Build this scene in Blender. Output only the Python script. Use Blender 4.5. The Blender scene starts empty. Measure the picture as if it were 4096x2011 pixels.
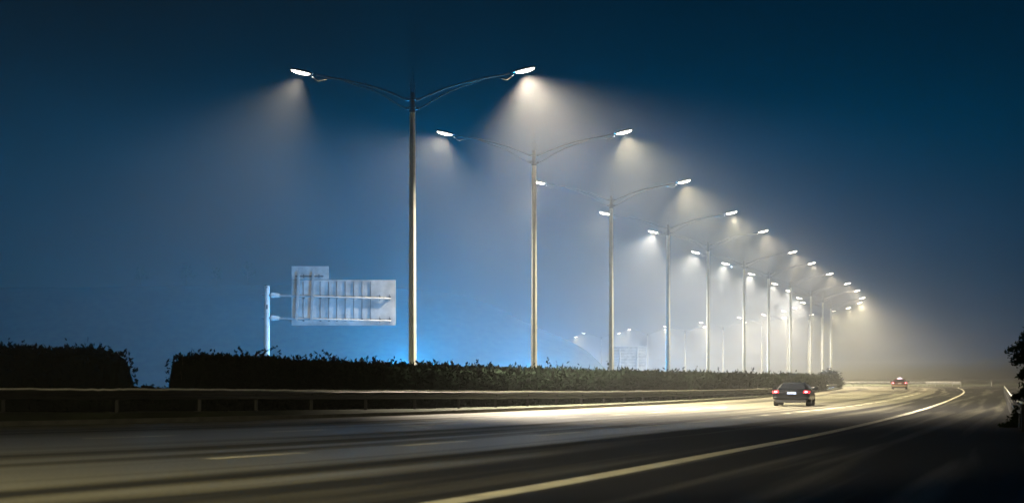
import bpy, math, random
import numpy as np
from mathutils import Vector, Matrix
S = bpy.context.scene
COL = S.collection
PI = math.pi
R = math.radians
random.seed(7)
rng = np.random.default_rng(7)

# ---------------------------------------------------------------- camera
F, YH, CH = 8000.0, 1510.0, 1.5       # focal length and horizon row of the 4096 px wide photograph, eye height
cam = bpy.data.cameras.new('camera')
co = bpy.data.objects.new('camera', cam)
COL.objects.link(co)
S.camera = co
co.location = (0, 0, CH)
co.rotation_euler = (PI / 2, 0, 0)
cam.lens = 36 * F / 4096
cam.shift_y = (YH - 1005.5) / 4096
cam.clip_end = 6000
cam.dof.use_dof = True
cam.dof.focus_distance = 120
cam.dof.aperture_fstop = 1.6
# ---------------------------------------------------------------- sky
w = bpy.data.worlds.new('World')
S.world = w
w.use_nodes = True
nt = w.node_tree
bg = nt.nodes['Background']
sky = nt.nodes.new('ShaderNodeTexSky')
sky.sky_type = 'NISHITA'
sky.sun_disc = False
sky.sun_elevation = R(-5)
sky.sun_rotation = R(-20)
tint = nt.nodes.new('ShaderNodeMix')
tint.data_type = 'RGBA'
tint.blend_type = 'MULTIPLY'
tint.inputs[0].default_value = 1
tint.inputs[7].default_value = (0.02, 0.55, 0.9, 1)
nt.links.new(sky.outputs[0], tint.inputs[6])
nt.links.new(tint.outputs[2], bg.inputs[0])
bg.inputs[1].default_value = 0.06
# ---------------------------------------------------------------- exposure
S.view_settings.view_transform = 'Standard'
S.view_settings.look = 'None'
S.view_settings.exposure = -0.15
S.view_settings.gamma = 1
S.cycles.volume_bounces = 0
S.cycles.max_bounces = 6
S.cycles.sample_clamp_indirect = 0
LAMP_W = 100000
LAMP_COL = (1.0, 0.80, 0.54)
HAZE_D = 0.0007


# ---------------------------------------------------------------- helpers
def sc(y):                         # pixels per metre of ground seen at row y
    return (y - YH) / CH


def gp(x, y):                      # ground point seen at a photograph pixel
    s = sc(y)
    return ((x - 2048) / s, F / s)


def zat(y, Y):                     # height seen at row y at distance Y
    return CH - (y - YH) * Y / F


def xat(x, Y):
    return (x - 2048) * Y / F


class MB:
    def __init__(s):
        s.v = []
        s.f = []
        s.uv = None

    def add(s, vs, fs):
        n = len(s.v)
        s.v += [tuple(p) for p in vs]
        s.f += [tuple(i + n for i in f) for f in fs]

    def box(s, c, d, rz=0, taper=1):
        x, y, z = [q / 2 for q in d]
        vs = []
        for k in (-1, 1):
            t = taper if k == 1 else 1
            for a, b in ((-1, -1), (1, -1), (1, 1), (-1, 1)):
                px, py = a * x * t, b * y * t
                vs.append((c[0] + px * math.cos(rz) - py * math.sin(rz), c[1] + px * math.sin(rz) + py * math.cos(rz), c[2] + k * z))
        s.add(vs, [(3, 2, 1, 0), (4, 5, 6, 7), (0, 1, 5, 4), (1, 2, 6, 5), (2, 3, 7, 6), (3, 0, 4, 7)])
        return s

    def tube(s, pts, rad, n=8, flat=1.0, twist=0.0):
        pts = [Vector(p) for p in pts]
        if not hasattr(rad, '__len__'):
            rad = [rad] * len(pts)
        base = len(s.v)
        up0 = None
        for i, p in enumerate(pts):
            d = (pts[min(i + 1, len(pts) - 1)] - pts[max(i - 1, 0)]).normalized()
            if up0 is None:
                ref = Vector((0, 0, 1)) if abs(d.z) < .9 else Vector((0, 1, 0))
                u = d.cross(ref).normalized()
            else:
                u = (up0 - d * up0.dot(d)).normalized()
            up0 = u
            v = d.cross(u)
            for k in range(n):
                a = 2 * PI * (k + .5) / n + twist
                s.v.append(tuple(p + u * math.cos(a) * rad[i] + v * math.sin(a) * rad[i] * flat))
        for i in range(len(pts) - 1):
            for k in range(n):
                a, b = base + i * n + k, base + i * n + (k + 1) % n
                s.f.append((a, b, b + n, a + n))
        s.f.append(tuple(base + k for k in range(n))[::-1])
        s.f.append(tuple(base + (len(pts) - 1) * n + k for k in range(n)))
        return s

    def loft(s, rings, cap=True):
        n = len(rings[0])
        base = len(s.v)
        for r in rings:
            s.v += [tuple(p) for p in r]
        for i in range(len(rings) - 1):
            for k in range(n):
                a, b = base + i * n + k, base + i * n + (k + 1) % n
                s.f.append((a, b, b + n, a + n))
        if cap:
            s.f.append(tuple(base + k for k in range(n))[::-1])
            s.f.append(tuple(base + (len(rings) - 1) * n + k for k in range(n)))
        return s

    def build(s, name, m, parent=None, smooth=False, bevel=0, subsurf=0):
        me = bpy.data.meshes.new(name)
        me.from_pydata(s.v, [], s.f)
        me.materials.append(m)
        if smooth:
            me.polygons.foreach_set('use_smooth', [True] * len(me.polygons))
        me.update()
        o = bpy.data.objects.new(name, me)
        COL.objects.link(o)
        o.parent = parent
        if bevel:
            b = o.modifiers.new('b', 'BEVEL')
            b.width = bevel
            b.segments = 2
            b.limit_method = 'ANGLE'
        if subsurf:
            b = o.modifiers.new('s', 'SUBSURF')
            b.levels = b.render_levels = subsurf
        return o


def empty(name, loc, rz=0):
    o = bpy.data.objects.new(name, None)
    COL.objects.link(o)
    o.location = loc
    o.rotation_euler = (0, 0, rz)
    return o


def tag(o, label=None, cat=None, group=None, kind=None):
    for k, v in (('label', label), ('category', cat), ('group', group), ('kind', kind)):
        if v:
            o[k] = v
    return o


def copy_tree(o, parent=None):
    c = o.copy()
    COL.objects.link(c)
    c.parent = parent
    for ch in list(o.children):
        copy_tree(ch, c)
    return c


def cr(pts, n):                    # Catmull-Rom through points, n steps per span
    P = [np.array(p, float) for p in pts]
    P = [2 * P[0] - P[1]] + P + [2 * P[-1] - P[-2]]
    out = []
    for i in range(1, len(P) - 2):
        for k in range(n):
            t = k / n
            a, b, c, d = P[i - 1:i + 3]
            out.append(.5 * ((2 * b) + (c - a) * t + (2 * a - 5 * b + 4 * c - d) * t * t + (3 * b - 3 * c + d - a) * t ** 3))
    out.append(P[-2])
    return out


# ---------------------------------------------------------------- materials
def mat(name, col, rough=.6, metal=0, noise=0, nscale=5, emit=None, estr=0, coat=0, bump=0, bscale=40, spec=.5):
    m = bpy.data.materials.new(name)
    m.use_nodes = True
    t = m.node_tree
    b = t.nodes['Principled BSDF']
    b.inputs['Base Color'].default_value = (*col, 1)
    b.inputs['Roughness'].default_value = rough
    b.inputs['Metallic'].default_value = metal
    b.inputs['Specular IOR Level'].default_value = spec
    b.inputs['Coat Weight'].default_value = coat
    b.inputs['Coat Roughness'].default_value = .08
    if emit:
        b.inputs['Emission Color'].default_value = (*emit, 1)
        b.inputs['Emission Strength'].default_value = estr
    if noise or bump:
        tc = t.nodes.new('ShaderNodeTexCoord')
    if noise:
        nz = t.nodes.new('ShaderNodeTexNoise')
        nz.inputs['Scale'].default_value = nscale
        nz.inputs['Detail'].default_value = 6
        t.links.new(tc.outputs['Object'], nz.inputs['Vector'])
        cr_ = t.nodes.new('ShaderNodeValToRGB')
        e = cr_.color_ramp.elements
        e[0].position, e[1].position = .3, .7
        e[0].color = (*[c * (1 - noise) for c in col], 1)
        e[1].color = (*[min(1, c * (1 + noise)) for c in col], 1)
        t.links.new(nz.outputs[0], cr_.inputs[0])
        t.links.new(cr_.outputs[0], b.inputs['Base Color'])
        mr = t.nodes.new('ShaderNodeMapRange')
        mr.inputs['To Min'].default_value = max(.05, rough - .15)
        mr.inputs['To Max'].default_value = min(1, rough + .15)
        t.links.new(nz.outputs[0], mr.inputs[0])
        t.links.new(mr.outputs[0], b.inputs['Roughness'])
    if bump:
        n2 = t.nodes.new('ShaderNodeTexNoise')
        n2.inputs['Scale'].default_value = bscale
        n2.inputs['Detail'].default_value = 5
        t.links.new(tc.outputs['Object'], n2.inputs['Vector'])
        bp = t.nodes.new('ShaderNodeBump')
        bp.inputs['Strength'].default_value = bump
        bp.inputs['Distance'].default_value = .02
        t.links.new(n2.outputs[0], bp.inputs['Height'])
        t.links.new(bp.outputs[0], b.inputs['Normal'])
    return m


M = {
    'pole': mat('painted_steel', (.37, .37, .34), .4, .2, .12, 3),
    'dark_steel': mat('dark_steel', (.06, .062, .065), .6, 0, spec=.25),
    'head': mat('lamp_housing', (.10, .11, .12), .45, .5),
    'lens': mat('lit_lens', (1, 1, 1), .4, 0, emit=(1, .90, .74), estr=14),
    'galv': mat('galvanised_steel', (.42, .43, .44), .5, .15, .38, .8, bump=.2, bscale=3),
    'galvpost': mat('galvanised_post', (.62, .62, .62), .5, .2, .2, 2),
    'rail': mat('crash_barrier_steel', (.025, .025, .025), .5, .3, .35, 2.5),  # steel blackened: shade of the rail face put into its colour
    'concrete': mat('concrete', (.11, .11, .10), .85, 0, .3, 2),
    'paint': mat('worn_road_paint', (.72, .69, .56), .5, 0, .25, 1.2),
    'soil': mat('dark_soil_and_grass', (.035, .045, .02), .95, 0, .5, .8),
    'leaf': mat('hedge_leaf', (.009, .014, .009), .8, 0, .4, .9, spec=0),
    'leaf2': mat('tree_leaf', (.02, .035, .014), .85, 0, .4, .6, spec=0),
    'bark': mat('bark', (.07, .05, .035), .9, 0, .3, 4),
    'black': mat('black_paint', (.003, .004, .006), .3, 0, coat=.5, spec=.3),
    'red': mat('orange_red_paint', (.09, .018, .012), .3, 0, coat=1),
    'cream': mat('cream_bumper_paint', (.55, .42, .25), .35, 0, coat=.6),
    'glass': mat('dark_window_glass', (.01, .012, .015), .05, 0, coat=1),
    'tyre': mat('tyre_rubber', (.012, .012, .012), .85),
    'rim': mat('alloy_rim', (.4, .4, .42), .3, .9),
    'chrome': mat('chrome', (.6, .6, .62), .25, 1),
    'plastic': mat('black_plastic', (.015, .015, .017), .55),
    'tail': mat('lit_tail_lamp', (.5, .02, .02), .3, emit=(1, .02, .05), estr=1.7),
    'tailcore': mat('lit_tail_bulb', (.8, .2, .2), .3, emit=(1, .42, .5), estr=8),
    'plate': mat('lit_number_plate', (.3, .4, .7), .4, emit=(.35, .5, 1), estr=.28),
    'roofsign': mat('lit_roof_sign', (.9, .85, .95), .4, emit=(1, .78, 1), estr=1.6),
    'headlight': mat('lit_headlight', (.8, .9, 1), .2, emit=(.6, .8, 1), estr=30),  # lit only on the added unseen cars
    'armpaint': mat('weathered_zinc', (.30, .31, .32), .55, .1, .25, 2),
    'edgezinc': mat('bright_zinc_edge', (.85, .84, .78), .4, .1, .15, 2),  # pale colour standing in for lamp glint on the rail tops
    'signface': mat('sign_face', (.02, .12, .4), .5),
}


def asphalt():
    m = bpy.data.materials.new('asphalt')
    m.use_nodes = True
    t = m.node_tree
    N, L = t.nodes, t.links
    b = N['Principled BSDF']
    uv = N.new('ShaderNodeUVMap')
    uv.uv_map = 'road'
    mp = N.new('ShaderNodeMapping')
    mp.inputs['Scale'].default_value = (.35, 5.5, 1)
    L.new(uv.outputs[0], mp.inputs[0])
    n1 = N.new('ShaderNodeTexNoise')                 # long worn streaks that follow the lanes
    n1.inputs['Scale'].default_value = 1
    n1.inputs['Detail'].default_value = 4
    n1.inputs['Distortion'].default_value = .25
    L.new(mp.outputs[0], n1.inputs['Vector'])
    tc = N.new('ShaderNodeTexCoord')
    n2 = N.new('ShaderNodeTexNoise')
    n2.inputs['Scale'].default_value = 13
    n2.inputs['Detail'].default_value = 8
    L.new(tc.outputs['Object'], n2.inputs['Vector'])
    r1 = N.new('ShaderNodeMapRange')
    r1.inputs['From Min'].default_value, r1.inputs['From Max'].default_value = .38, .62
    r1.inputs['To Min'].default_value, r1.inputs['To Max'].default_value = 0, 1
    sx = N.new('ShaderNodeSeparateXYZ')              # inner lanes lighter, outer lanes darker: lamp reach put into the colour
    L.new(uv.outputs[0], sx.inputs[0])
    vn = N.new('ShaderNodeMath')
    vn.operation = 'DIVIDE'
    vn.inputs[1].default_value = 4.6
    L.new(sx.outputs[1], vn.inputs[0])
    lane = N.new('ShaderNodeValToRGB')               # polished wheel paths, with lit and shaded bands painted into the tone
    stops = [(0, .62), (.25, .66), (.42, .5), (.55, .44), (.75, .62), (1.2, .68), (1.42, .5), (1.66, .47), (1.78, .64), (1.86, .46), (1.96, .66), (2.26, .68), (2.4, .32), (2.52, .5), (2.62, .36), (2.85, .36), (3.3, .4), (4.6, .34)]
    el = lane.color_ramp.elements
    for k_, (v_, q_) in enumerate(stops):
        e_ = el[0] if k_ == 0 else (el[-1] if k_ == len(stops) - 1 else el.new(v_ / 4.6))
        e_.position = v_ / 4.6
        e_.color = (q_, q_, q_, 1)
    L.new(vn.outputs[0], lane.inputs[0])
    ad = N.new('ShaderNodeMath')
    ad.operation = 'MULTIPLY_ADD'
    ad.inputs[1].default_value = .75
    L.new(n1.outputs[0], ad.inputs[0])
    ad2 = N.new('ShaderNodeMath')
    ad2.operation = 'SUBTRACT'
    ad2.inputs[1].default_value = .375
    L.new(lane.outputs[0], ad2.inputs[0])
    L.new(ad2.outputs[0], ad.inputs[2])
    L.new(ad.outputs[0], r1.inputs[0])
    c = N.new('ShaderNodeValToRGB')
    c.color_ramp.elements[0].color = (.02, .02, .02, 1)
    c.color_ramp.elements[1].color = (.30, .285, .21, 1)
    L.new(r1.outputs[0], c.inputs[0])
    mx = N.new('ShaderNodeMix')
    mx.data_type = 'RGBA'
    mx.blend_type = 'MULTIPLY'
    mx.inputs[0].default_value = .8
    L.new(c.outputs[0], mx.inputs[6])
    g2 = N.new('ShaderNodeMapRange')
    g2.inputs['From Min'].default_value, g2.inputs['From Max'].default_value = .36, .64
    g2.inputs['To Min'].default_value, g2.inputs['To Max'].default_value = .25, 1
    L.new(n2.outputs[0], g2.inputs[0])
    L.new(g2.outputs[0], mx.inputs[7])
    L.new(mx.outputs[2], b.inputs['Base Color'])
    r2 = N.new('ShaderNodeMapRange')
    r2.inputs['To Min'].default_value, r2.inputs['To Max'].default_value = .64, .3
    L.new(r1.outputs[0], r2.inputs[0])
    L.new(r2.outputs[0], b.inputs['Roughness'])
    b.inputs['Specular IOR Level'].default_value = .5
    n3 = N.new('ShaderNodeTexNoise')
    n3.inputs['Scale'].default_value = 14
    n3.inputs['Detail'].default_value = 4
    L.new(tc.outputs['Object'], n3.inputs['Vector'])
    bp = N.new('ShaderNodeBump')
    bp.inputs['Strength'].default_value = .9
    bp.inputs['Distance'].default_value = .01
    L.new(n3.outputs[0], bp.inputs['Height'])
    L.new(bp.outputs[0], b.inputs['Normal'])
    return m


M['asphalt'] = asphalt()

# ---------------------------------------------------------------- ground
g = MB()
g.add([(-1500, -200, -.02), (1500, -200, -.02), (1500, 2500, -.02), (-1500, 2500, -.02)], [(0, 1, 2, 3)])
tag(g.build('ground', M['soil']), kind='structure')

# ---------------------------------------------------------------- near carriageway: rows of (kerb, lane line 2, edge line, outer rim)
rows = [
    ((-30, 44), (-16, 18), (-9, 6), (-5, -4)),
    ((-20, 57), (-10.5, 28), (-5, 14.5), (0, 3)),
    ((-8.2, 72.7), (-4.2, 40), (-.76, 24.2), (5, 11)),
    ((.6, 91), (2.5, 57), (4.2, 40), (9.5, 27)),
    ((9.6, 116.5), (9.5, 78), (9.7, 58.5), (15, 50)),
    ((20.7, 158), (18.5, 108), (19, 93), (25, 86)),
    ((32, 210), (30.6, 156), (31, 141), (38, 136)),
    ((44.9, 273), (46.5, 226), (47, 208), (56, 200)),
    ((49, 318), (60.7, 300), (63.9, 286), (80, 272)),
    ((40, 352), (58, 342), (72, 333), (92, 318)),
    ((18, 372), (40, 362), (58, 356), (88, 352)),
]
cols = [cr([r[i] for r in rows], 16) for i in range(4)]
NU = len(cols[0]) - 1


def road(u, v):                    # u rows, v: 0 kerb, 1 lane line, 2 lane line, 3 edge line, 4.6 outer rim
    u = max(0, min(len(rows) - 1 - 1e-6, u)) * 16
    i = int(u)
    t = u - i
    K, B, E_, O = [c[i] * (1 - t) + c[i + 1] * t for c in cols]
    if v <= 2:
        return K + (B - K) * v / 2
    if v <= 3:
        return B + (E_ - B) * (v - 2)
    return E_ + (O - E_) * (v - 3) / 1.6


vv = [0, .25, .5, .75, 1, 1.25, 1.5, 1.75, 2, 2.25, 2.5, 2.75, 3, 3.5, 4, 4.6]
us = [i / 16 for i in range(NU + 1)]
verts, uvs, acc = [], [], 0
for i, u in enumerate(us):
    if i:
        acc += np.linalg.norm(road(u, 1.5) - road(us[i - 1], 1.5)) / 14
    for v in vv:
        p = road(u, v)
        verts.append((p[0], p[1], 0))
        uvs.append((acc, v))
nv = len(vv)
faces = [(i * nv + k, i * nv + k + 1, (i + 1) * nv + k + 1, (i + 1) * nv + k) for i in range(len(us) - 1) for k in range(nv - 1)]
me = bpy.data.meshes.new('road')
me.from_pydata(verts, [], faces)
ul = me.uv_layers.new(name='road')
for lp in me.loops:
    ul.data[lp.index].uv = uvs[lp.vertex_index]
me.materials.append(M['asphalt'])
o = bpy.data.objects.new('road', me)
COL.objects.link(o)
tag(o, kind='structure')


def ribbon(name, v, u0, u1, wd, z=.004, n=24):
    b = MB()
    n = max(1, n)
    pts = [road(u0 + (u1 - u0) * k / n, v) for k in range(n + 1)]
    for k, p in enumerate(pts):
        d = pts[min(k + 1, n)] - pts[max(k - 1, 0)]
        d = d / np.linalg.norm(d)
        q = np.array((-d[1], d[0])) * (wd if wd < .45 else .18 + .42 * math.exp(-p[1] / 55)) / 2
        b.v += [(p[0] - q[0], p[1] - q[1], z), (p[0] + q[0], p[1] + q[1], z)]
    b.f = [(2 * k, 2 * k + 2, 2 * k + 3, 2 * k + 1) for k in range(n)]
    return tag(b.build(name, M['paint']), kind='structure')


ribbon('edge_line', 3, .6, 9.45, .5, n=200)


def u_of(x, v):                    # row whose point on line v is seen at photograph column x
    lo, hi = 1.2, 8.3
    for _ in range(40):
        m = (lo + hi) / 2
        p = road(m, v)
        if 2048 + F * p[0] / p[1] < x:
            lo = m
        else:
            hi = m
    return lo


dB = [(832, 1215), (1598, 1867), (2150, 2330), (2530, 2650), (2760, 2850), (2934, 2992), (3040, 3085), (3128, 3164), (3194, 3232), (3257, 3281),
      (3308, 3336), (3353, 3370), (3391, 3413), (3428, 3447), (3462, 3480), (3506, 3521), (3534, 3546), (3557, 3569), (3578, 3588),
      (3596, 3606), (3621, 3631), (3642, 3652), (3664, 3672)]
dm = MB()
for a, b_ in dB:
    ribbon('lane_dash', 2, u_of(a, 2), u_of(b_, 2), .36, n=4)
for k in range(10):
    u = 7.15 + k * .2
    ribbon('lane_dash', 2, u, u + .09, .4, n=2)
for a, b_ in ((334, 701), (1076, 1304), (1600, 1760), (1960, 2075), (2230, 2320), (2440, 2510), (2600, 2660), (2740, 2790), (2860, 2900)):
    ribbon('lane_dash', 1, u_of(a, 1), u_of(b_, 1), .4, n=4)

# kerb along the median
K = cols[0]
kb = MB()
pr = []
for i, p in enumerate(K):
    d = K[min(i + 1, len(K) - 1)] - K[max(i - 1, 0)]
    d = d / np.linalg.norm(d)
    pr.append((p, np.array((-d[1], d[0]))))
pr = pr[:16 * 9 + 6]
kb.loft([[(p[0] - n[0] * .02, p[1] - n[1] * .02, -.01), (p[0], p[1], .14), (p[0] + n[0] * .18, p[1] + n[1] * .18, .145), (p[0] + n[0] * .2, p[1] + n[1] * .2, -.01)] for p, n in pr])
tag(kb.build('kerb', M['concrete']), kind='structure')

# ---------------------------------------------------------------- median: crash barrier line in plan and height
rail_px = [(-500, 62, 1556), (0, 64, 1557), (371, 66, 1561), (530, 67, 1559), (811, 70, 1560), (1141, 75.5, 1563), (1645, 84, 1565), (2000, 92, 1567), (2429, 107, 1566),
           (2833, 131, 1561), (3085, 160, 1554), (3242, 207, 1544), (3362, 270, 1537)]
rail = [(xat(x, Y), Y, zat(y, Y)) for x, Y, y in rail_px]
railc = cr(rail, 10)
hedge_px = [(-500, 66, 1376), (0, 67.5, 1375), (340, 69, 1380), (420, 69.3, 1398), (465, 69.6, 1425), (490, 69.8, 1560)]
hedge2_px = [(726, 72, 1500), (738, 72.1, 1442), (765, 72.4, 1417), (850, 73.5, 1408), (1000, 76, 1420), (1200, 80, 1432), (1645, 88.5, 1450), (2100, 99, 1468), (2437, 112, 1479), (2700, 127, 1486),
             (2900, 145, 1492), (3096, 169, 1497), (3200, 200, 1499), (3270, 228, 1500)]
ms = MB()
NR = len(railc)
for i, p in enumerate(railc):
    d = railc[min(i + 1, NR - 1)] - railc[max(i - 1, 0)]
    d = d[:2] / np.linalg.norm(d[:2])
    n = np.array((-d[1], d[0]))
    # nearest kerb point in the direction of the road
    kk = min(pr, key=lambda q: np.linalg.norm(q[0] - p[:2]))[0]
    zg = max(.15, p[2] - .74)
    ms.v += [(kk[0] + n[0] * .19, kk[1] + n[1] * .19, .12), (p[0] - n[0] * .5, p[1] - n[1] * .5, zg), (p[0] + n[0] * 9, p[1] + n[1] * 9, zg), (p[0] + n[0] * 13, p[1] + n[1] * 13, .0)]
ms.f = [(i * 4 + k, i * 4 + k + 1, (i + 1) * 4 + k + 1, (i + 1) * 4 + k) for i in range(NR - 1) for k in range(3)]
tag(ms.build('median_strip', M['soil']), kind='structure')

# W-beam crash barrier
prof = [(.0, 0), (.05, -.03), (.05, -.09), (0, -.13), (0, -.18), (.05, -.22), (.05, -.28), (.0, -.31)]


def crash_barrier(path, label, posts_every=4, group=None, thick=.012, m=None, side=1, pm_=None, zs=1.0):
    root = empty('crash_barrier', (path[0][0], path[0][1], 0))
    m = m or M['rail']
    b = MB()
    rings = []
    n_ = len(path)
    px, py = path[0][0], path[0][1]
    for i, p in enumerate(path):
        d = np.array(path[min(i + 1, n_ - 1)][:2]) - np.array(path[max(i - 1, 0)][:2])
        d = d / np.linalg.norm(d)
        n = np.array((d[1], -d[0])) * side
        wob = random.uniform(-.012, .012)
        front = [(p[0] - px + n[0] * q, p[1] - py + n[1] * q, p[2] + z * zs + wob) for q, z in prof]
        back = [(p[0] - px + n[0] * (q - thick - (.03 if k in (0, 7) else 0)), p[1] - py + n[1] * (q - thick - (.03 if k in (0, 7) else 0)), p[2] + z * zs + wob) for k, (q, z) in enumerate(prof)][::-1]
        rings.append(front + back)
    b.loft(rings)
    b.build('rail', m, root)
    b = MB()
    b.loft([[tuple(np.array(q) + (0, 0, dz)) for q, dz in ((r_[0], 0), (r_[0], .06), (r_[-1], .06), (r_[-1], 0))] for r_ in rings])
    b.build('top_edge', M['edgezinc'], root)  # pale strip paints the lamp glint along the rail
    acc_ = 0
    for i in range(1, n_):
        a, c = np.array(path[i - 1]), np.array(path[i])
        L_ = np.linalg.norm(c[:2] - a[:2])
        while acc_ < L_:
            q = a + (c - a) * acc_ / L_
            pm = MB()
            pm.box((q[0] - px, q[1] - py + .1 * side, q[2] - .42), (.11, .11, .78))
            pm.build('post', pm_ or M['plastic'], root)
            acc_ += posts_every
        acc_ -= L_
    return tag(root, label, 'crash barrier', group)


def dense(path, step):
    out = [np.array(path[0], float)]
    for a, b in zip(path[:-1], path[1:]):
        a, b = np.array(a, float), np.array(b, float)
        k = max(1, int(np.linalg.norm(b[:2] - a[:2]) / step))
        for i in range(1, k + 1):
            out.append(a + (b - a) * i / k)
    return out


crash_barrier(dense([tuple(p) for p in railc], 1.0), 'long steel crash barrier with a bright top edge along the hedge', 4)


# ---------------------------------------------------------------- foliage
def leaves_mesh(P, size, nrm=None, aspect=1.6):
    """P: n x 3 centres; makes one quad leaf at each."""
    n = len(P)
    a = rng.normal(size=(n, 3))
    a /= np.linalg.norm(a, axis=1)[:, None]
    if nrm is not None:
        a = a * .8 + nrm
        a /= np.linalg.norm(a, axis=1)[:, None]
    b = rng.normal(size=(n, 3))
    b -= (b * a).sum(1)[:, None] * a
    b /= np.linalg.norm(b, axis=1)[:, None]
    c = np.cross(a, b)
    s_ = (size * rng.uniform(.6, 1.3, n))[:, None]
    tip = P + a * s_ * aspect / 2
    base = P - a * s_ * aspect / 2
    l = P + b * s_ * .36 + c * s_ * .1
    r = P - b * s_ * .36 + c * s_ * .1
    return np.stack([base, l, tip, r], 1).reshape(-1, 3)


def np_obj(name, V, m, parent=None):
    n = len(V) // 4
    me = bpy.data.meshes.new(name)
    me.vertices.add(len(V))
    me.vertices.foreach_set('co', V.astype(np.float32).ravel())
    me.loops.add(len(V))
    me.loops.foreach_set('vertex_index', np.arange(len(V), dtype=np.int32))
    me.polygons.add(n)
    me.polygons.foreach_set('loop_start', np.arange(0, 4 * n, 4, dtype=np.int32))
    me.polygons.foreach_set('loop_total', np.full(n, 4, np.int32))
    me.update()
    me.validate()
    me.materials.append(m)
    o = bpy.data.objects.new(name, me)
    COL.objects.link(o)
    o.parent = parent
    return o


def hedge(px, label, half=.9, density=70, cap_end=False):
    path = [(xat(x, Y), Y, zat(y, Y)) for x, Y, y in px]
    P = dense([tuple(q) for q in cr(path, 6)], .35)
    o0 = np.array((P[0][0], P[0][1], 0))
    root = empty('hedge', tuple(o0))
    n_ = len(P)
    rings = []
    pts, nn, sz = [], [], []
    for i, p in enumerate(P):
        d = P[min(i + 1, n_ - 1)][:2] - P[max(i - 1, 0)][:2]
        L_ = np.linalg.norm(d) / 2 + 1e-6
        d = d / np.linalg.norm(d)
        n = np.array((-d[1], d[0]))
        zt = p[2] - .1
        ph = p[0] * 1.3 + p[1] * .7
        zt += .05 * math.sin(ph * 1.1) + .04 * math.sin(ph * 2.7)
        c = p[:2] - o0[:2]
        hw = half + .06 * math.sin(ph * .9)
        ht = zt - .12
        ring = []
        for q, z in ((-hw * .85, .1), (-hw * .92, ht * .6), (-hw * .75, ht * .93), (-hw * .3, ht), (hw * .3, ht), (hw * .75, ht * .93), (hw * .92, ht * .6), (hw * .85, .1)):
            jx = rng.uniform(-.07, .07)
            ring.append((c[0] + n[0] * (q + jx), c[1] + n[1] * (q + jx), z + rng.uniform(-.06, .06)))
        rings.append(ring)
        Y = p[1]
        lsz = .085 + Y * .0006
        k = int(1.7 * density * (90 / Y) ** .9 * L_ * 2.6) + 2
        # faces: front (toward the road) 45 %, top 40 %, back 15 %
        r_ = rng.random(k)
        al = rng.uniform(-L_, L_, k)
        q = np.where(r_ < .45, -hw, np.where(r_ < .85, rng.uniform(-hw, hw, k), hw)) + rng.normal(0, .06, k)
        z = np.where((r_ < .45) | (r_ >= .85), rng.uniform(.1, ht, k), ht + rng.exponential(.06, k))
        pts.append(np.stack([c[0] + n[0] * q + d[0] * al, c[1] + n[1] * q + d[1] * al, z], 1))
        up = np.where((r_ >= .45) & (r_ < .85), 1., .15)
        side = np.where(r_ < .45, -1, np.where(r_ < .85, 0, 1)) * .6
        nn.append(np.stack([n[0] * side, n[1] * side, up], 1))
        sz.append(np.full(k, lsz))
    b = MB()
    b.loft(rings)
    b.build('inner_growth', M['leaf'], root)
    V = leaves_mesh(np.concatenate(pts), np.concatenate(sz), np.concatenate(nn))
    np_obj('leaves', V, M['leaf'], root)
    # thin shoots that stand above the clipped top
    tips = []
    k = 0
    while k < n_ - 2:
        p = P[k]
        if rng.random() < .5:
            c = p[:2] - o0[:2]
            h = rng.uniform(.08, .3) if rng.random() < .9 else rng.uniform(.3, .6)
            lean = rng.uniform(-.6, .6)
            b0 = Vector((c[0], c[1] + rng.uniform(-.5, .5), p[2] - .15))
            t0 = b0 + Vector((lean * h, rng.uniform(-.2, .2), h + .1))
            sh = MB()
            sh.tube([b0, (b0 + t0) / 2 + Vector((lean * .05, 0, .02)), t0], [.012, .01, .005], 3)
            sh.build('shoot', M['bark'], root)
            for j in range(int(4 + h * 16)):
                tips.append(tuple(b0 + (t0 - b0) * rng.uniform(.35, 1.05) + Vector(rng.normal(0, .03, 3))))
        k += 1 + int(rng.exponential(2.2))
    tp = np.array(tips)
    np_obj('shoot_leaves', leaves_mesh(tp, np.full(len(tp), .09), np.tile((0, 0, .5), (len(tp), 1))), M['leaf'], root)
    return tag(root, label, 'hedge')


hedge(hedge_px, 'dark clipped hedge left of the gap, ending in a rounded slope')
hedge(hedge2_px, 'very long clipped hedge running right from the gap below the street lamps')


def bush(name, loc, rx, ry, h, n, size, label, cat='bush', m='leaf', stems=7, spread=.9):
    root = empty(name, loc)
    st = MB()
    for k in range(stems):
        a = 2 * PI * k / stems + rng.uniform(-.3, .3)
        e = Vector((math.cos(a) * rx * .7, math.sin(a) * ry * .7, h * rng.uniform(.6, .9)))
        st.tube([(0.05 * math.cos(a), .05 * math.sin(a), 0), e * .5 + Vector((0, 0, h * .1)), e], [.04, .025, .01], 5)
    st.build('stems', M['bark'], root)
    cl = []
    for k in range(70):
        a = rng.uniform(0, 2 * PI)
        rr = rng.random() ** .5
        zz = rng.uniform(.08, 1)
        env = math.sqrt(max(0.02, 1 - zz ** 3))
        cl.append((math.cos(a) * rx * rr * env * spread, math.sin(a) * ry * rr * env * spread, zz * h * .93))
    cl = np.array(cl)
    idx = rng.integers(0, len(cl), n)
    P = cl[idx] + rng.normal(0, 1, (n, 3)) * np.array((rx * .13, ry * .13, h * .085))
    P = P[P[:, 2] > 0]
    np_obj('leaves', leaves_mesh(P, np.full(len(P), size)), M[m], root)
    return tag(root, label, cat)


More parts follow.
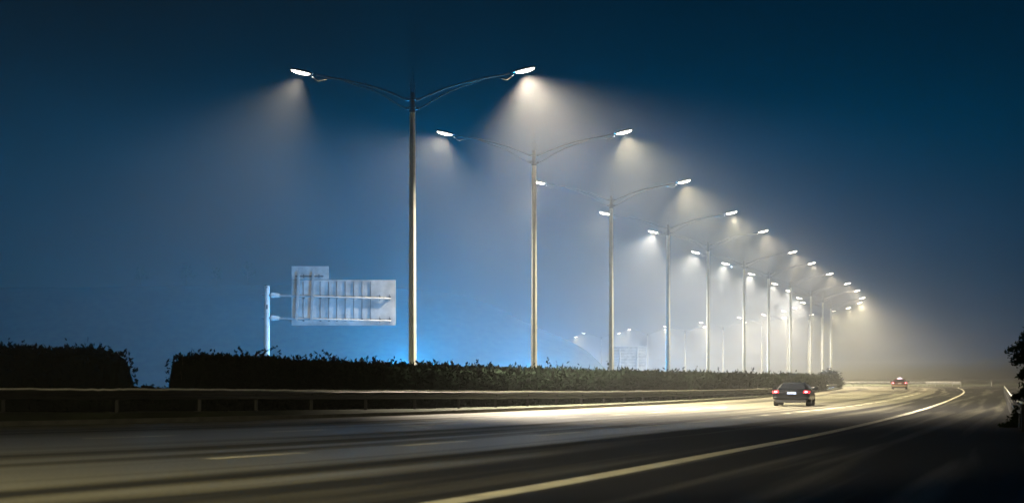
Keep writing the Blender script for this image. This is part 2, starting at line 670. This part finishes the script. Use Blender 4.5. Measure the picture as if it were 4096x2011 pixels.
Yb = 262
bush('bush', (xat(3318, Yb), Yb, .1), 2.3, 1.6, zat(1487, Yb), 9000, .17, 'rounded leafy bush that ends the long hedge beside the far bend')
bush('bush', (xat(600, 71), 71, .2), .95, .5, .9, 12000, .09, 'low straggly weeds in the gap between the two hedges')
# long bare twigs over the hedge in front of the sign post
for (xa, ya, xb, yb, Yt, lb) in ((1010, 1425, 1065, 1392, 76.5, 'thick bare twig leaning right in front of the sign post'), (1030, 1425, 1104, 1386, 76.2, 'long thin twig arching right across the foot of the sign post'),
                                 (975, 1420, 953, 1386, 75.6, 'short bare twig leaning left of the sign post'), (1325, 1436, 1288, 1398, 82, 'forked twig leaning left above the hedge under the big sign')):
    tw = empty('hedge_twig', (xat(xa, Yt), Yt, zat(ya, Yt)))
    dx, dz = (xb - xa) * Yt / F, -(yb - ya) * Yt / F
    t_ = MB()
    t_.tube([(0, 0, -.25), (dx * .4, 0, dz * .55), (dx, 0, dz)], [.022, .016, .006], 5)
    t_.build('stem', M['bark'], tw)
    pp = np.array([(dx * q + rng.normal(0, .025), rng.normal(0, .05), dz * (q ** .85) + rng.normal(0, .025)) for q in rng.uniform(.1, 1, 26)])
    np_obj('leaves', leaves_mesh(pp, np.full(26, .08)), M['leaf'], tw)
    tag(tw, lb, 'twig')

# ---------------------------------------------------------------- street lamps
lamps_px = [(1200, 283, 2100, 290), (1778, 527, 2495, 537), (2155, 730, 2735, 727), (2420, 848, 2925, 857), (2613, 925, 3052, 928), (2783, 1007, 3170, 1010), (2903, 1055, 3245, 1052),
            (3007, 1094, 3318, 1097), (3100, 1131, 3388, 1137), (3156, 1159, 3427, 1166), (3198, 1186, 3449, 1197), (3210, 1208, 3440, 1212), (3178, 1229, 3395, 1233), (3133, 1243, 3337, 1244),
            (3054, 1260, 3247, 1257), (2957, 1270, 3138, 1271), (2804, 1289, 2979, 1290), (2661, 1306, 2819, 1306), (2517, 1317, 2663, 1318), (2334, 1332, 2476, 1332), (2169, 1348, 2304, 1347)]


def make_lamp(root):
    # shaft: eight-sided tapered tube, the thinner top section, collars
    s_ = MB()
    s_.tube([(0, 0, 0.05), (0, 0, 14.75)], [.215, .15], 8)
    s_.build('shaft', M['pole'], root)
    f_ = MB()
    f_.tube([(0, 0, 0), (0, 0, .06)], [.42, .42], 12)
    for k in range(6):
        a = k * PI / 3
        f_.tube([(math.cos(a) * .34, math.sin(a) * .34, .06), (math.cos(a) * .34, math.sin(a) * .34, .14)], .03, 6)
    f_.build('base_flange', M['dark_steel'], root)
    t_ = MB()
    t_.tube([(0, 0, 14.7), (0, 0, 15.72)], [.13, .12], 8)
    for z in (14.82, 15.02, 15.42):
        t_.tube([(0, 0, z - .05), (0, 0, z + .05)], .185, 10)
    for sx in (-1, 1):
        for z in (14.95, 15.4):
            t_.box((sx * .24, 0, z), (.2, .1, .14))
    t_.build('arm_bracket', M['dark_steel'], root, bevel=.01)
    c_ = MB()
    for sx in (-1, 1):
        c_.tube([(sx * .09, 0, 15.7), (sx * .09, 0, 16.35)], .012, 5)
    c_.tube([(0, 0, 15.7), (0, 0, 16.9)], .01, 5)
    for z in (15.95, 16.18):
        c_.tube([(-.17, 0, z), (.17, 0, z)], .012, 5)
    c_.build('lightning_rod', M['dark_steel'], root)
    for sx in (-1, 1):
        a_ = MB()
        up = [(.3, 15.40), (.9, 15.66), (1.6, 15.95), (2.5, 16.22), (3.4, 16.42), (4.2, 16.56), (4.75, 16.68)]
        a_.tube([(sx * x, 0, z) for x, z in up], [.058, .058, .056, .054, .052, .05, .05], 8)
        a_.build('arm', M['dark_steel'], root, smooth=True)
        l_ = MB()
        lo = [(.3, 14.95), (.7, 15.15), (1.3, 15.53), (1.9, 15.83), (2.5, 16.05), (3.1, 16.25), (3.35, 16.35)]
        l_.tube([(sx * x, 0, z) for x, z in lo], .034, 8)
        l_.build('stay', M['dark_steel'], root, smooth=True)
        # bright fitting under the arm end
        b_ = MB()
        b_.tube([(sx * 4.2, 0, 16.47), (sx * 4.62, 0, 16.36), (sx * 4.95, 0, 16.58)], [.035, .045, .03], 6)
        b_.build('hinge', M['chrome'], root, smooth=True)
        # lamp head: flattened shell tilted up at its outer end
        h_ = MB()
        rings = []
        for k in range(9):
            t = k / 8
            x = -.55 + 1.15 * t
            wy = .26 * math.sin(PI * min(1, .12 + .8 * t)) ** .6 + .02
            hz = .12 * math.sin(PI * min(1, .15 + .75 * t)) ** .7 + .015
            ring = [(x, wy * math.cos(q), (hz if math.sin(q) > 0 else .03) * math.sin(q)) for q in [2 * PI * j / 14 for j in range(14)]]
            rings.append(ring)
        h_.loft(rings)
        hd = h_.build('lamp_head', M['head'], root, smooth=True)
        hd.location = (sx * 5.45, 0, 16.84)
        hd.rotation_euler = (0, -R(13), 0) if sx > 0 else (0, -R(13), PI)
        if sx < 0:
            hd.rotation_euler = (R(0), -R(13), PI)
        g_ = MB()
        rings = []
        for j in range(5):
            q = j / 4 * PI / 2
            rr, zz = math.cos(q) + .001, -math.sin(q)
            rings.append([(.05 + .48 * rr * math.cos(a), .21 * rr * math.sin(a), -.035 + .12 * zz) for a in [2 * PI * m_ / 16 for m_ in range(16)]])
        g_.loft(rings)
        le = g_.build('lens', M['lens'], hd, smooth=True)
        ld = bpy.data.lights.new('lamp_beam', 'SPOT')
        ld.energy = LAMP_W
        ld.color = LAMP_COL
        ld.spot_size = R(134)
        ld.spot_blend = 1.0
        ld.shadow_soft_size = .16
        lo_ = bpy.data.objects.new('lamp_beam', ld)
        COL.objects.link(lo_)
        lo_.parent = root
        lo_.location = (sx * 5.52, 0, 16.62)
        lo_.rotation_euler = (0, -sx * R(19), 0)
    return root


near_names = {
    0: 'nearest and tallest twin-armed street lamp, with a large flare at its right head',
    1: 'second nearest twin-armed street lamp, just right of the largest flare',
    2: 'third nearest twin-armed street lamp, whose left head touches the second pole',
    3: 'fourth nearest twin-armed street lamp, whose left head overlaps the third pole',
    4: 'fifth nearest twin-armed street lamp, left head just left of the fourth pole top',
    5: 'sixth nearest twin-armed street lamp, above the hedge left of the dark sedan',
    6: 'seventh nearest twin-armed street lamp, rising behind the hedge left of the dark sedan',
}
ords = ['', '', '', '', '', '', '', 'eighth', 'ninth', 'tenth', 'eleventh', 'twelfth', 'thirteenth', 'fourteenth', 'fifteenth', 'sixteenth', 'seventeenth', 'eighteenth', 'nineteenth', 'twentieth', 'twenty-first']
lamp0 = empty('street_lamp', (0, 0, 0))
make_lamp(lamp0)
pole_xy = []
for i, (xl, yl, xr, yr) in enumerate(lamps_px):
    s = (YH - (yl + yr) / 2) / 15.3
    X, Y = ((xl + xr) / 2 - 2048) / s, F / s
    pole_xy.append((X, Y))
    o = lamp0 if i == 0 else copy_tree(lamp0)
    span = (xr - xl) / s / 11.0
    o.location = (X, Y, 0)
    o.rotation_euler = (0, 0, -R(3) if i < 11 else R(4))
    o.scale = (span, 1, 1)
    lb = near_names.get(i)
    if lb is None:
        where = 'in the bright haze' if i < 11 else ('where the row bends back left' if i < 16 else 'faint in the far haze behind the nearer poles')
        lb = '%s nearest twin-armed street lamp, %s' % (ords[i], where)
    tag(o, lb, 'street lamp', 'twin-armed street lamps along the median')
o = copy_tree(lamp0)
o.location = (-14, 12, 0)
o.rotation_euler = (0, 0, -R(40))
tag(o, 'street lamp beside the camera, outside the picture', 'street lamp', 'twin-armed street lamps along the median')
# the head nearest the lens shines straight at the camera
lamp_roots = [q for q in COL.objects if q.name.startswith('street_lamp')]
for q in lamp_roots:
    Yq_ = q.location.y
    for ch in q.children:
        if ch.type == 'LIGHT' and ch.data.type == 'SPOT':
            ch.data = ch.data.copy()
            left = ch.location.x < 0
            if Yq_ < 50:
                c_, e_ = (1, .86, .48), .7
            elif Yq_ < 200:
                c_, e_ = ((1, .87, .66), .38) if left else ((1, .85, .54), 1.1)
            elif Yq_ < 400:
                c_, e_ = ((.95, .88, .74), 1.85) if left else ((1, .82, .55), .9)
            else:
                c_, e_ = ((1, .84, .62), .9) if left else ((1, .84, .48), 1.45)
            ch.data.color = c_
            ch.data.energy = LAMP_W * e_ * random.uniform(.86, 1.14)
            if left and 50 < Yq_ < 200:
                ch.data.spot_size = R(108)
                ch.data.energy *= 1.15
                ch.rotation_euler = (0, R(27), 0)
            if Yq_ < 50:                             # narrow beams: right head on the road, left one added to light the rail
                ch.data.spot_size = R(50)
                ch.data.spot_blend = .9
                ch.data.energy = LAMP_W * (.46 if not left else .04)
                mw = q.matrix_basis @ Vector(ch.location)
                v_ = q.matrix_basis.to_3x3().inverted() @ ((Vector((-5, 35, 0)) if not left else Vector((-14, 68, .8))) - mw)
                if left:
                    ch.data.spot_size = R(24)
                ch.rotation_euler = v_.to_track_quat('-Z', 'Y').to_euler()
            if q is lamp0 and not left:
                ch.data.color = (1, .86, .66)
                ch.data.energy = LAMP_W * 2.1
            if left and 110 < Yq_ < 140:             # its wide beam reaches the back of the big sign
                ch.data.spot_size = R(160)
                ch.data.spot_blend = .8
                ch.data.energy = LAMP_W * .5

# ---------------------------------------------------------------- far carriageway behind the median
pc = cr(pole_xy, 6)
fr = MB()
for i, p in enumerate(pc):
    d = pc[min(i + 1, len(pc) - 1)] - pc[max(i - 1, 0)]
    d = d / np.linalg.norm(d)
    n = np.array((-d[1], d[0]))
    fr.v += [(p[0] + n[0] * 3, p[1] + n[1] * 3, .006), (p[0] + n[0] * 19, p[1] + n[1] * 19, .006)]
d0 = (pc[0] - pc[2]) / np.linalg.norm(pc[0] - pc[2])
fr.v = [(fr.v[0][0] + d0[0] * 60 - 16, fr.v[0][1] + d0[1] * 45, .006), (fr.v[1][0] + d0[0] * 60 - 22, fr.v[1][1] + d0[1] * 45, .006)] + fr.v
fr.f = [(2 * k, 2 * k + 2, 2 * k + 3, 2 * k + 1) for k in range(len(fr.v) // 2 - 1)]
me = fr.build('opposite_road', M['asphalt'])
ul = me.data.uv_layers.new(name='road')
for lp in me.data.loops:
    ul.data[lp.index].uv = ((lp.vertex_index // 2) * .5, (lp.vertex_index % 2) * 3)
tag(me, kind='structure')


# ---------------------------------------------------------------- big road sign seen from behind
def big_sign():
    Y, s = 160.0, 50.0
    X0 = (1068 - 2048) / s
    root = empty('road_sign', (X0, Y, 0))

    def px(x):
        return (x - 1068) / s

    def pz(y):
        return CH + (YH - y) / s
    b = MB()
    b.tube([(0, 0, 0), (0, 0, pz(1143))], [.23, .20], 16)
    b.build('post', M['galvpost'], root, smooth=False)
    b = MB()
    b.tube([(0, 0, pz(1143)), (0, 0, pz(1140))], [.235, .2], 16)
    b.box((.0, -.2, pz(1149)), (.12, .05, .1))
    b.box((.02, -.215, pz(1227)), (.13, .03, .34))
    b.build('post_cap', M['dark_steel'], root)
    for y0, y1 in ((1180, 1194), (1271, 1283)):
        b = MB()
        b.tube([(px(1047), -.02, pz(y0 - 2)), (px(1080), -.02, pz(y0)), (px(1120), -.1, pz(y0 + 2)), (px(1565), -.16, pz(y1))], [.05, .13, .085, .07], 10)
        ar = b.build('arm', M['armpaint'], root, smooth=True)
        b = MB()
        b.tube([(px(1086), -.02, pz(y0)), (px(1096), -.02, pz(y0))], .22, 12)
        b.tube([(px(1098), -.03, pz(y0)), (px(1113), -.05, pz(y0 + 1)), (px(1122), -.07, pz(y0 + 2))], [.2, .17, .09], 12)
        b.build('flange', M['galvpost'], ar)
    b = MB()
    x0, x1, z0, z1 = px(1166), px(1583), pz(1301), pz(1119)
    b.box(((x0 + x1) / 2, .06, (z0 + z1) / 2), (x1 - x0, .04, z1 - z0))
    pn = b.build('panel', M['galv'], root, bevel=.01)
    b = MB()
    b.box(((x0 + x1) / 2, .09, (z0 + z1) / 2), (x1 - x0 - .05, .015, z1 - z0 - .05))
    b.build('face_sheet', M['signface'], pn)
    b = MB()
    b.box(((x0 + px(1315)) / 2, .06, (pz(1116.5) + pz(1064)) / 2), (px(1315) - x0, .04, pz(1064) - pz(1116.5)))
    b.build('top_panel', M['galv'], root, bevel=.01)
    for x in (1213, 1281, 1315, 1347, 1381, 1415, 1448, 1482, 1519, 1558):
        b = MB()
        if x < 1500:
            b.box((px(x), .01, (pz(1126) + pz(1285)) / 2), (.045, .05, pz(1126) - pz(1285)))
        else:
            b.box((px(x), .01, pz(1190)), (.045, .05, .5))
            b.box((px(x), .01, pz(1279)), (.045, .05, .5))
        for y in (1190, 1279):
            b.box((px(x) + .03, -.07, pz(y)), (.16, .1, .2))
        b.build('stiffener', M['dark_steel'], root)
    for xa, xb in ((1196, 1186), (1254, 1246)):
        b = MB()
        b.loft([[(px(x) - .09, -.26, z), (px(x) + .09, -.26, z), (px(x) + .09, -.12, z), (px(x) - .09, -.12, z)] for x, z in ((xb, pz(1283)), (xa, pz(1095)))])
        b.build('strut', M['armpaint'], root)
    b = MB()
    b.box((px(1238), -.04, pz(1105)), (px(1294) - px(1182), .09, .1))
    for x in (1195, 1215, 1254, 1276):
        b.box((px(x), -.01, pz(1104)), (.08, .1, .28))
    b.build('crossbar', M['dark_steel'], root)
    return tag(root, 'large galvanised cantilever road sign seen from behind, smaller panel on top', 'road sign')


big_sign()


def far_sign():
    Y, s = 400.0, 20.0
    X0, X1 = (2446 - 2048) / s, (2583 - 2048) / s
    xc = (X0 + X1) / 2
    root = empty('road_sign', (xc, Y, 0))
    hw = (X1 - X0) / 2
    z1 = CH + (YH - 1386) / s
    b = MB()
    b.box((0, 0, (z1 + 2.6) / 2), (2 * hw, .08, z1 - 2.6))
    b.build('panel', M['galv'], root)
    for sx in (-.52, .52):
        b = MB()
        b.tube([(sx * hw, -.16, 0), (sx * hw, -.16, z1 - .3)], .16, 8)
        b.build('post', M['galvpost'], root)
    for k in range(9):
        b = MB()
        b.box((0, -.07, 3 + k * .6), (2 * hw - .3, .05, .07))
        b.build('rib', M['galvpost'], root)
    return tag(root, 'faint far rectangular road sign in the haze between two lamp poles', 'road sign')


far_sign()


# ---------------------------------------------------------------- cars
def make_car(paint, lower, label, cat, W=2.0, H=1.24, taxi=False, lights_front=False, bare=False):
    root = empty('car', (0, 0, 0))
    hw = W / 2
    L = 4.9

    def ring(y, w_, zb, zs, zt, crown):
        return [(-w_ * .86, y, zb), (-w_ * .98, y, zb + .1), (-w_, y, zb + .28), (-w_ * .985, y, zs), (-w_ * .9, y, zt), (-w_ * .45, y, zt + crown), (w_ * .45, y, zt + crown), (w_ * .9, y, zt), (w_ * .985, y, zs), (w_, y, zb + .28), (w_ * .98, y, zb + .1), (w_ * .86, y, zb)]
    k = H / 1.24
    b = MB()
    b.loft([ring(-2.45, hw * .93, .34, .58 * k, .72 * k, .01), ring(-2.38, hw * .97, .26, .66 * k, .84 * k, .015), ring(-2.0, hw, .2, .70 * k, .875 * k, .02), ring(-1.5, hw, .2, .71 * k, .87 * k, .03),
            ring(-.5, hw, .2, .71 * k, .84 * k, .03), ring(.8, hw, .2, .70 * k, .82 * k, .03), ring(1.5, hw, .2, .66 * k, .79 * k, .03), ring(2.1, hw * .97, .22, .6 * k, .68 * k, .02), ring(2.45, hw * .86, .3, .48 * k, .54 * k, .01)])
    b.build('body', paint, root, smooth=True, subsurf=1)

    def cring(y, wb, wt, zb, zt):
        return [(-wb, y, zb), (-wb * .98, y, zb + (zt - zb) * .3), (-wt, y, zt - .07 * min(1, (zt - zb) * 2)), (-wt * .86, y, zt), (wt * .86, y, zt), (wt, y, zt - .07 * min(1, (zt - zb) * 2)), (wb * .98, y, zb + (zt - zb) * .3), (wb, y, zb)]
    b = MB()
    zb = .80 * k
    b.loft([cring(-1.95, hw * .80, hw * .78, zb, .86 * k), cring(-1.05, hw * .87, hw * .66, zb, 1.19 * k), cring(-.3, hw * .88, hw * .67, zb, H), cring(.35, hw * .88, hw * .66, zb, 1.21 * k), cring(1.45, hw * .82, hw * .78, zb, .83 * k)])
    b.build('cabin', paint, root, smooth=True, bevel=.02)
    # rear window, side windows, windscreen: thin panes a little proud of the cabin
    b = MB()
    y0, z0, y1, z1 = -1.90, .90 * k, -1.12, 1.155 * k
    b.add([(-hw * .70, y0 - .03, z0), (hw * .70, y0 - .03, z0), (hw * .56, y1 - .03, z1), (-hw * .56, y1 - .03, z1), (-hw * .70, y0, z0 - .02), (hw * .70, y0, z0 - .02), (hw * .56, y1, z1 - .02), (-hw * .56, y1, z1 - .02)],
          [(0, 1, 2, 3), (4, 7, 6, 5), (0, 4, 5, 1), (1, 5, 6, 2), (2, 6, 7, 3), (3, 7, 4, 0)])
    b.build('rear_window', M['glass'], root)
    b = MB()
    b.add([(-hw * .70, 1.36, .90 * k), (hw * .70, 1.36, .90 * k), (hw * .58, .48, 1.175 * k), (-hw * .58, .48, 1.175 * k), (-hw * .70, 1.33, .87 * k), (hw * .70, 1.33, .87 * k), (hw * .58, .45, 1.145 * k), (-hw * .58, .45, 1.145 * k)],
          [(3, 2, 1, 0), (4, 5, 6, 7), (0, 1, 5, 4), (1, 2, 6, 5), (2, 3, 7, 6), (3, 0, 4, 7)])
    b.build('windscreen', M['glass'], root)
    for sx in (-1, 1):
        b = MB()
        a0, a1, t0, t1 = hw * .88, hw * .865, hw * .70, hw * .715
        za, zc = .90 * k, 1.13 * k
        b.add([(sx * (a0 + .01), -1.45, za), (sx * (a0 + .01), .85, za), (sx * (t0 + .03), .35, zc), (sx * (t0 + .03), -.95, zc), (sx * (a0 - .02), -1.45, za), (sx * (a0 - .02), .85, za), (sx * t0, .35, zc), (sx * t0, -.95, zc)],
              [(0, 1, 2, 3), (4, 7, 6, 5), (0, 4, 5, 1), (1, 5, 6, 2), (2, 6, 7, 3), (3, 7, 4, 0)])
        b.build('side_window', M['glass'], root)
        # mirror
        b = MB()
        b.loft([[(sx * (hw * .98 + d_), .55 + dy, .92 * k + dz) for dy, dz in ((-.05 * q, -.07 * q), (.06 * q, -.06 * q), (.06 * q, .06 * q), (-.05 * q, .07 * q))] for d_, q in ((-.1, .5), (.04, 1.0), (.18, 1.15), (.26, .8))])
        b.build('mirror', paint, root, bevel=.01)
        # tail lamps: housing with a bright bulb area
        b = MB()
        xo = hw * .80
        b.add([(sx * (xo - .17), -2.50, .70 * k), (sx * (xo + .17), -2.40, .68 * k), (sx * (xo + .19), -2.36, .80 * k), (sx * (xo - .12), -2.47, .835 * k),
               (sx * (xo - .17), -2.30, .70 * k), (sx * (xo + .17), -2.20, .68 * k), (sx * (xo + .19), -2.2, .80 * k), (sx * (xo - .12), -2.3, .835 * k)],
              [(0, 1, 2, 3), (4, 7, 6, 5), (0, 4, 5, 1), (1, 5, 6, 2), (2, 6, 7, 3), (3, 7, 4, 0)])
        tl = b.build('tail_light', M['tail'], root)
        b = MB()
        rr = []
        for j in range(4):
            q = j / 3 * PI / 2
            rr.append([(sx * (xo - .01) + .075 * math.cos(q) * math.cos(a) + .0001, -2.465 - .05 * math.sin(q), .755 * k + .042 * (math.cos(q) + .001) * math.sin(a)) for a in [2 * PI * m_ / 12 for m_ in range(12)]])
        b.loft(rr)
        b.build('bulb', M['tailcore'], tl, smooth=True)
        # wheels
        for yw in (-1.45, 1.45):
            b = MB()
            wd, rd = .27, .33
            cx = sx * (hw - .15)
            b.loft([[(cx + dx, yw + r_ * math.cos(a), rd + r_ * math.sin(a)) for a in [2 * PI * m_ / 20 for m_ in range(20)]] for dx, r_ in ((-wd / 2, rd * .86), (-wd / 2 + .04, rd * .99), (wd / 2 - .04, rd * .99), (wd / 2, rd * .86))])
            wh = b.build('wheel', M['tyre'], root, smooth=False)
            b = MB()
            ox = cx + sx * (wd / 2 + .004)
            b.tube([(ox - sx * .03, yw, rd), (ox, yw, rd)], .2, 16)
            b.tube([(ox, yw, rd), (ox + sx * .02, yw, rd)], .05, 8)
            b.build('rim', M['rim'], wh)
        if lights_front:
            b = MB()
            b.tube([(sx * hw * .68, 2.35, .52), (sx * hw * .68, 2.44, .52)], [.12, .1], 10, flat=.6)
            b.build('headlight', M['headlight'], root)
    # bumper, boot strip, plate, exhaust
    b = MB()
    b.box((0, -2.40, .42 * k), (W * .93, .18, .12))
    b.build('bumper', lower, root, bevel=.03)
    b = MB()
    b.box((0, -2.40, .27), (W * .80, .12, .16))
    b.build('bumper_valance', M['plastic'], root, bevel=.02)
    b = MB()
    b.box((0, -2.475, .775 * k), (.56, .03, .022))
    b.box((0, -2.472, .815 * k), (.1, .03, .03))
    b.build('boot_trim', M['chrome'], root)
    b = MB()
    b.box((.04, -2.50, .69 * k), (.46, .02, .11))
    b.build('number_plate', M['plate'] if not taxi else M['galvpost'], root)
    b = MB()
    b.tube([(hw * .55, -2.48, .2), (hw * .55, -2.2, .2)], .035, 8)
    b.build('exhaust', M['chrome'], root)
    if taxi:
        b = MB()
        b.loft([[(-.33, y, H + .0), (-.30, y, H + .07), (-.02, y, H + .20), (.02, y, H + .20), (.30, y, H + .07), (.33, y, H + .0)] for y in (-.55, -.25)])
        b.build('roof_sign', M['roofsign'], root, bevel=.01)
    return tag(root, label, cat)


c1 = make_car(M['black'], M['black'], 'dark sedan seen from behind with lit red tail lamps and bluish plate', 'car')
c1.location = (xat(3202, 105.5), 105.5 + 2.2, .004)
c1.rotation_euler = (0, 0, -R(12.5))
c2 = make_car(M['red'], M['cream'], 'red taxi with a cream bumper and lit roof sign on the far bend', 'taxi', W=2.05, H=1.36, taxi=True)
c2.location = (xat(3612, 261), 261 + 2.2, .004)
c2.rotation_euler = (0, 0, -R(12))
for (X, Y, lab) in ():
    pass


# ---------------------------------------------------------------- far barrier across the bend
fb = []
for x in range(3340, 3846, 14):
    Y = 347 - max(0, (x - 3700)) * .03
    fb.append((xat(x, Y), Y, zat(1526.5, Y)))
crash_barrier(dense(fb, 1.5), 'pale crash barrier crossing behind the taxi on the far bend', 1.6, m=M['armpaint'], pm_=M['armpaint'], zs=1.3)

gr = [(xat(4090, 56), 56, zat(1616, 56)), (xat(4058, 66), 66, zat(1602, 66)), (xat(4046, 80), 80, zat(1588, 80)), (xat(4030, 110), 110, zat(1565, 110)), (xat(4016, 165), 165, zat(1545, 165))]
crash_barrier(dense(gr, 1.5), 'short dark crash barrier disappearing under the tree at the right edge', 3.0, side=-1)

# marker post
mp_ = empty('marker_post', (xat(3967, 364), 364, 0))
b = MB()
b.tube([(0, 0, 0), (0, 0, .9)], .09, 8)
b.build('post', M['galvpost'], mp_)
b = MB()
b.box((0, 0, .95), (.34, .08, .14))
b.build('reflector', M['galvpost'], mp_)
tag(mp_, 'small pale marker post standing alone right of the bend', 'marker post')

# small square signal box above the bush
Yq = 262
sq = empty('small_sign', (xat(3327, Yq), Yq + 2, 0))
b = MB()
b.tube([(0, 0, 0), (0, 0, zat(1485, Yq))], .05, 6)
b.build('post', M['dark_steel'], sq)
b = MB()
zc = zat(1475.5, Yq)
b.box((0, 0, zc), (.5, .12, .42))
hs = b.build('housing', M['dark_steel'], sq, bevel=.03)
b = MB()
b.tube([(0, -.05, zc + .02), (0, -.09, zc + .02)], .13, 10, flat=.7)
b.build('reflector', mat('pale_reflector', (.7, .68, .6), .3, emit=(1, .9, .7), estr=.5), hs)  # reflector glows by its own emission
b = MB()
b.box((0, -.01, zc - .36), (.42, .08, .22))
b.build('lower_plate', M['galvpost'], sq)
tag(sq, 'small square sign with a pale centre above the end bush', 'sign')

# ---------------------------------------------------------------- wooded hill and trees behind
ridge = [(-900, 1120), (-300, 1140), (0, 1150), (500, 1146), (1000, 1140), (1400, 1148), (1750, 1165), (1950, 1215), (2100, 1290), (2300, 1375), (2380, 1430), (2440, 1500)]
rc = cr([(xat(x, 345), zat(y, 345)) for x, y in ridge], 6)
hm = MB()
for p in rc:
    z = max(0, p[1])
    hm.v += [(p[0] - 4, 310, -.05), (p[0] - 2, 322, z * .45), (p[0], 335, z * .85), (p[0], 345, z), (p[0], 380, z * .9), (p[0], 430, -.05)]
hm.f = [(i * 6 + k, (i + 1) * 6 + k, (i + 1) * 6 + k + 1, i * 6 + k + 1) for i in range(len(rc) - 1) for k in range(5)]
tag(hm.build('hill', M['soil'], smooth=True), kind='structure')
def tree(loc, h, r, n, size, label, trunk_r=.14, bare=.45, m='leaf2', group=None):
    root = empty('tree', loc)
    b = MB()
    lx = rng.uniform(-.3, .3)
    b.tube([(0, 0, -.3), (lx * .4, 0, h * .45), (lx, 0, h * .93)], [trunk_r, trunk_r * .7, trunk_r * .2], 7)
    cl = []
    for k in range(14):
        z = h * (bare + (1 - bare) * (k + .5) / 14)
        a = k * 2.4 + rng.uniform(-.4, .4)
        l = r * (1.15 - .8 * ((z / h - bare) / (1 - bare))) * rng.uniform(.6, 1.1)
        e = Vector((lx * z / h + math.cos(a) * l, math.sin(a) * l, z + l * .25))
        b.tube([(lx * z / h, 0, z), e], [trunk_r * .3, .02], 4)
        for q in (.5, .8, 1.0):
            cl.append((lx * z / h + math.cos(a) * l * q, math.sin(a) * l * q, z + l * .25 * q))
    b.build('trunk', M['bark'], root)
    cl = np.array(cl)
    PP = cl[rng.integers(0, len(cl), n)] + rng.normal(0, 1, (n, 3)) * np.array((r * .2, r * .2, h * .035))
    np_obj('crown', leaves_mesh(PP, np.full(n, size)), M[m], root)
    return tag(root, label, 'tree', group)


tl = [(565, 1068, 'slender tree on the hill ridge, farthest left of the ridge trees'), (745, 1058, 'slender tree on the hill ridge, second from the left'),
      (865, 1072, 'thin tree on the hill ridge, third from the left'), (990, 1050, 'tallest slender tree on the hill ridge, above the sign post')]
for x, y, lab in tl:
    zb_ = zat(1146, 345) - 1.2
    ht = zat(y, 345) - zb_
    tree((xat(x, 345), 345, zb_), ht, 1.3, 260, .22, lab, .12, .5, group='slender trees on the hill ridge')

# tree at the right edge: drooping evergreen in front of the barrier
root = empty('tree', (xat(4222, 60), 60, 0))
b = MB()
b.tube([(0, 0, 0), (.05, 0, 1.8), (-.05, 0, 3.4)], [.14, .1, .03], 8)
pts = []
for k in range(70):
    z = rng.uniform(.25, 3.25)
    a = rng.uniform(0, 2 * PI)
    l = 1.55 - .22 * z + rng.uniform(-.25, .25)
    if z > 1.9:
        l += .15
    e = Vector((math.cos(a) * l, math.sin(a) * l, z - .16 * l))
    mid = Vector((math.cos(a) * l * .55, math.sin(a) * l * .55, z + .1))
    b.tube([(0, 0, z - .1), mid, e], [.03, .018, .006], 5)
    for q in rng.uniform(.15, 1.03, 520):
        c = (Vector((0, 0, z - .1)) * (1 - q) ** 2 + mid * 2 * q * (1 - q) + e * q * q)
        pts.append((c.x + rng.normal(0, .07), c.y + rng.normal(0, .07), c.z + rng.normal(0, .05) - .03))
b.build('trunk', M['bark'], root)
pts = np.array(pts)
np_obj('crown', leaves_mesh(pts, np.full(len(pts), .075)), M['leaf2'], root)
tag(root, 'dark layered evergreen tree cut by the right edge of the picture', 'tree')

# ---------------------------------------------------------------- added unseen cars behind the hedge: made-up source of the blue haze glow
c3 = make_car(M['red'], M['red'], 'oncoming car', 'car', lights_front=True)
onc = [(-10, 205, 1.0), (3, 222, 1.0), (13, 262, 1), (24, 300, 1), (-3, 148, 1)]
olab = ['oncoming car behind the hedge between the big sign and the second lamp pole', 'oncoming car behind the hedge right of the second lamp pole',
        'oncoming car behind the hedge left of the third lamp pole', 'oncoming car behind the hedge beside the fourth lamp pole', 'nearest oncoming car, behind the hedge beside the second lamp pole']
for i, (X, Y, e) in enumerate(onc):
    o = c3 if i == 0 else copy_tree(c3)
    o.location = (X, Y, .01)
    o.rotation_euler = (0, 0, PI - R(14))
    tag(o, olab[i], 'car', 'oncoming cars')
for i, o in enumerate([q for q in COL.objects if q.get('group') == 'oncoming cars']):
    ld = bpy.data.lights.new('headlight_beam', 'SPOT')  # added blue spot that lights the haze
    ld.energy = [600000, 500000, 50000, 160000, 40000][i]
    ld.spot_size = R(165 if i == 4 else 118)
    ld.spot_blend = .9
    ld.color = (0, .40, 1) if i not in (2, 3) else (.35, .62, 1)
    ld.shadow_soft_size = 1.3
    lo = bpy.data.objects.new('headlight_beam', ld)
    COL.objects.link(lo)
    lo.parent = o
    lo.location = (0, 2.9, .7)
    lo.rotation_euler = (R(86 if i < 4 else 97), 0, R([22, 8, 8, 14, -75][i]))

# ---------------------------------------------------------------- haze
hz = bpy.data.materials.new('haze')
hz.use_nodes = True
n_ = hz.node_tree
n_.nodes.clear()
pv = n_.nodes.new('ShaderNodeVolumePrincipled')
ou = n_.nodes.new('ShaderNodeOutputMaterial')
n_.links.new(pv.outputs[0], ou.inputs['Volume'])
pv.inputs['Density'].default_value = HAZE_D
pv.inputs['Anisotropy'].default_value = .25
pv.inputs['Color'].default_value = (.92, .94, .96, 1)
b = MB()
b.box((0, 1100, 10.5), (3200, 3000, 23.2))
tag(b.build('haze', hz), kind='stuff')
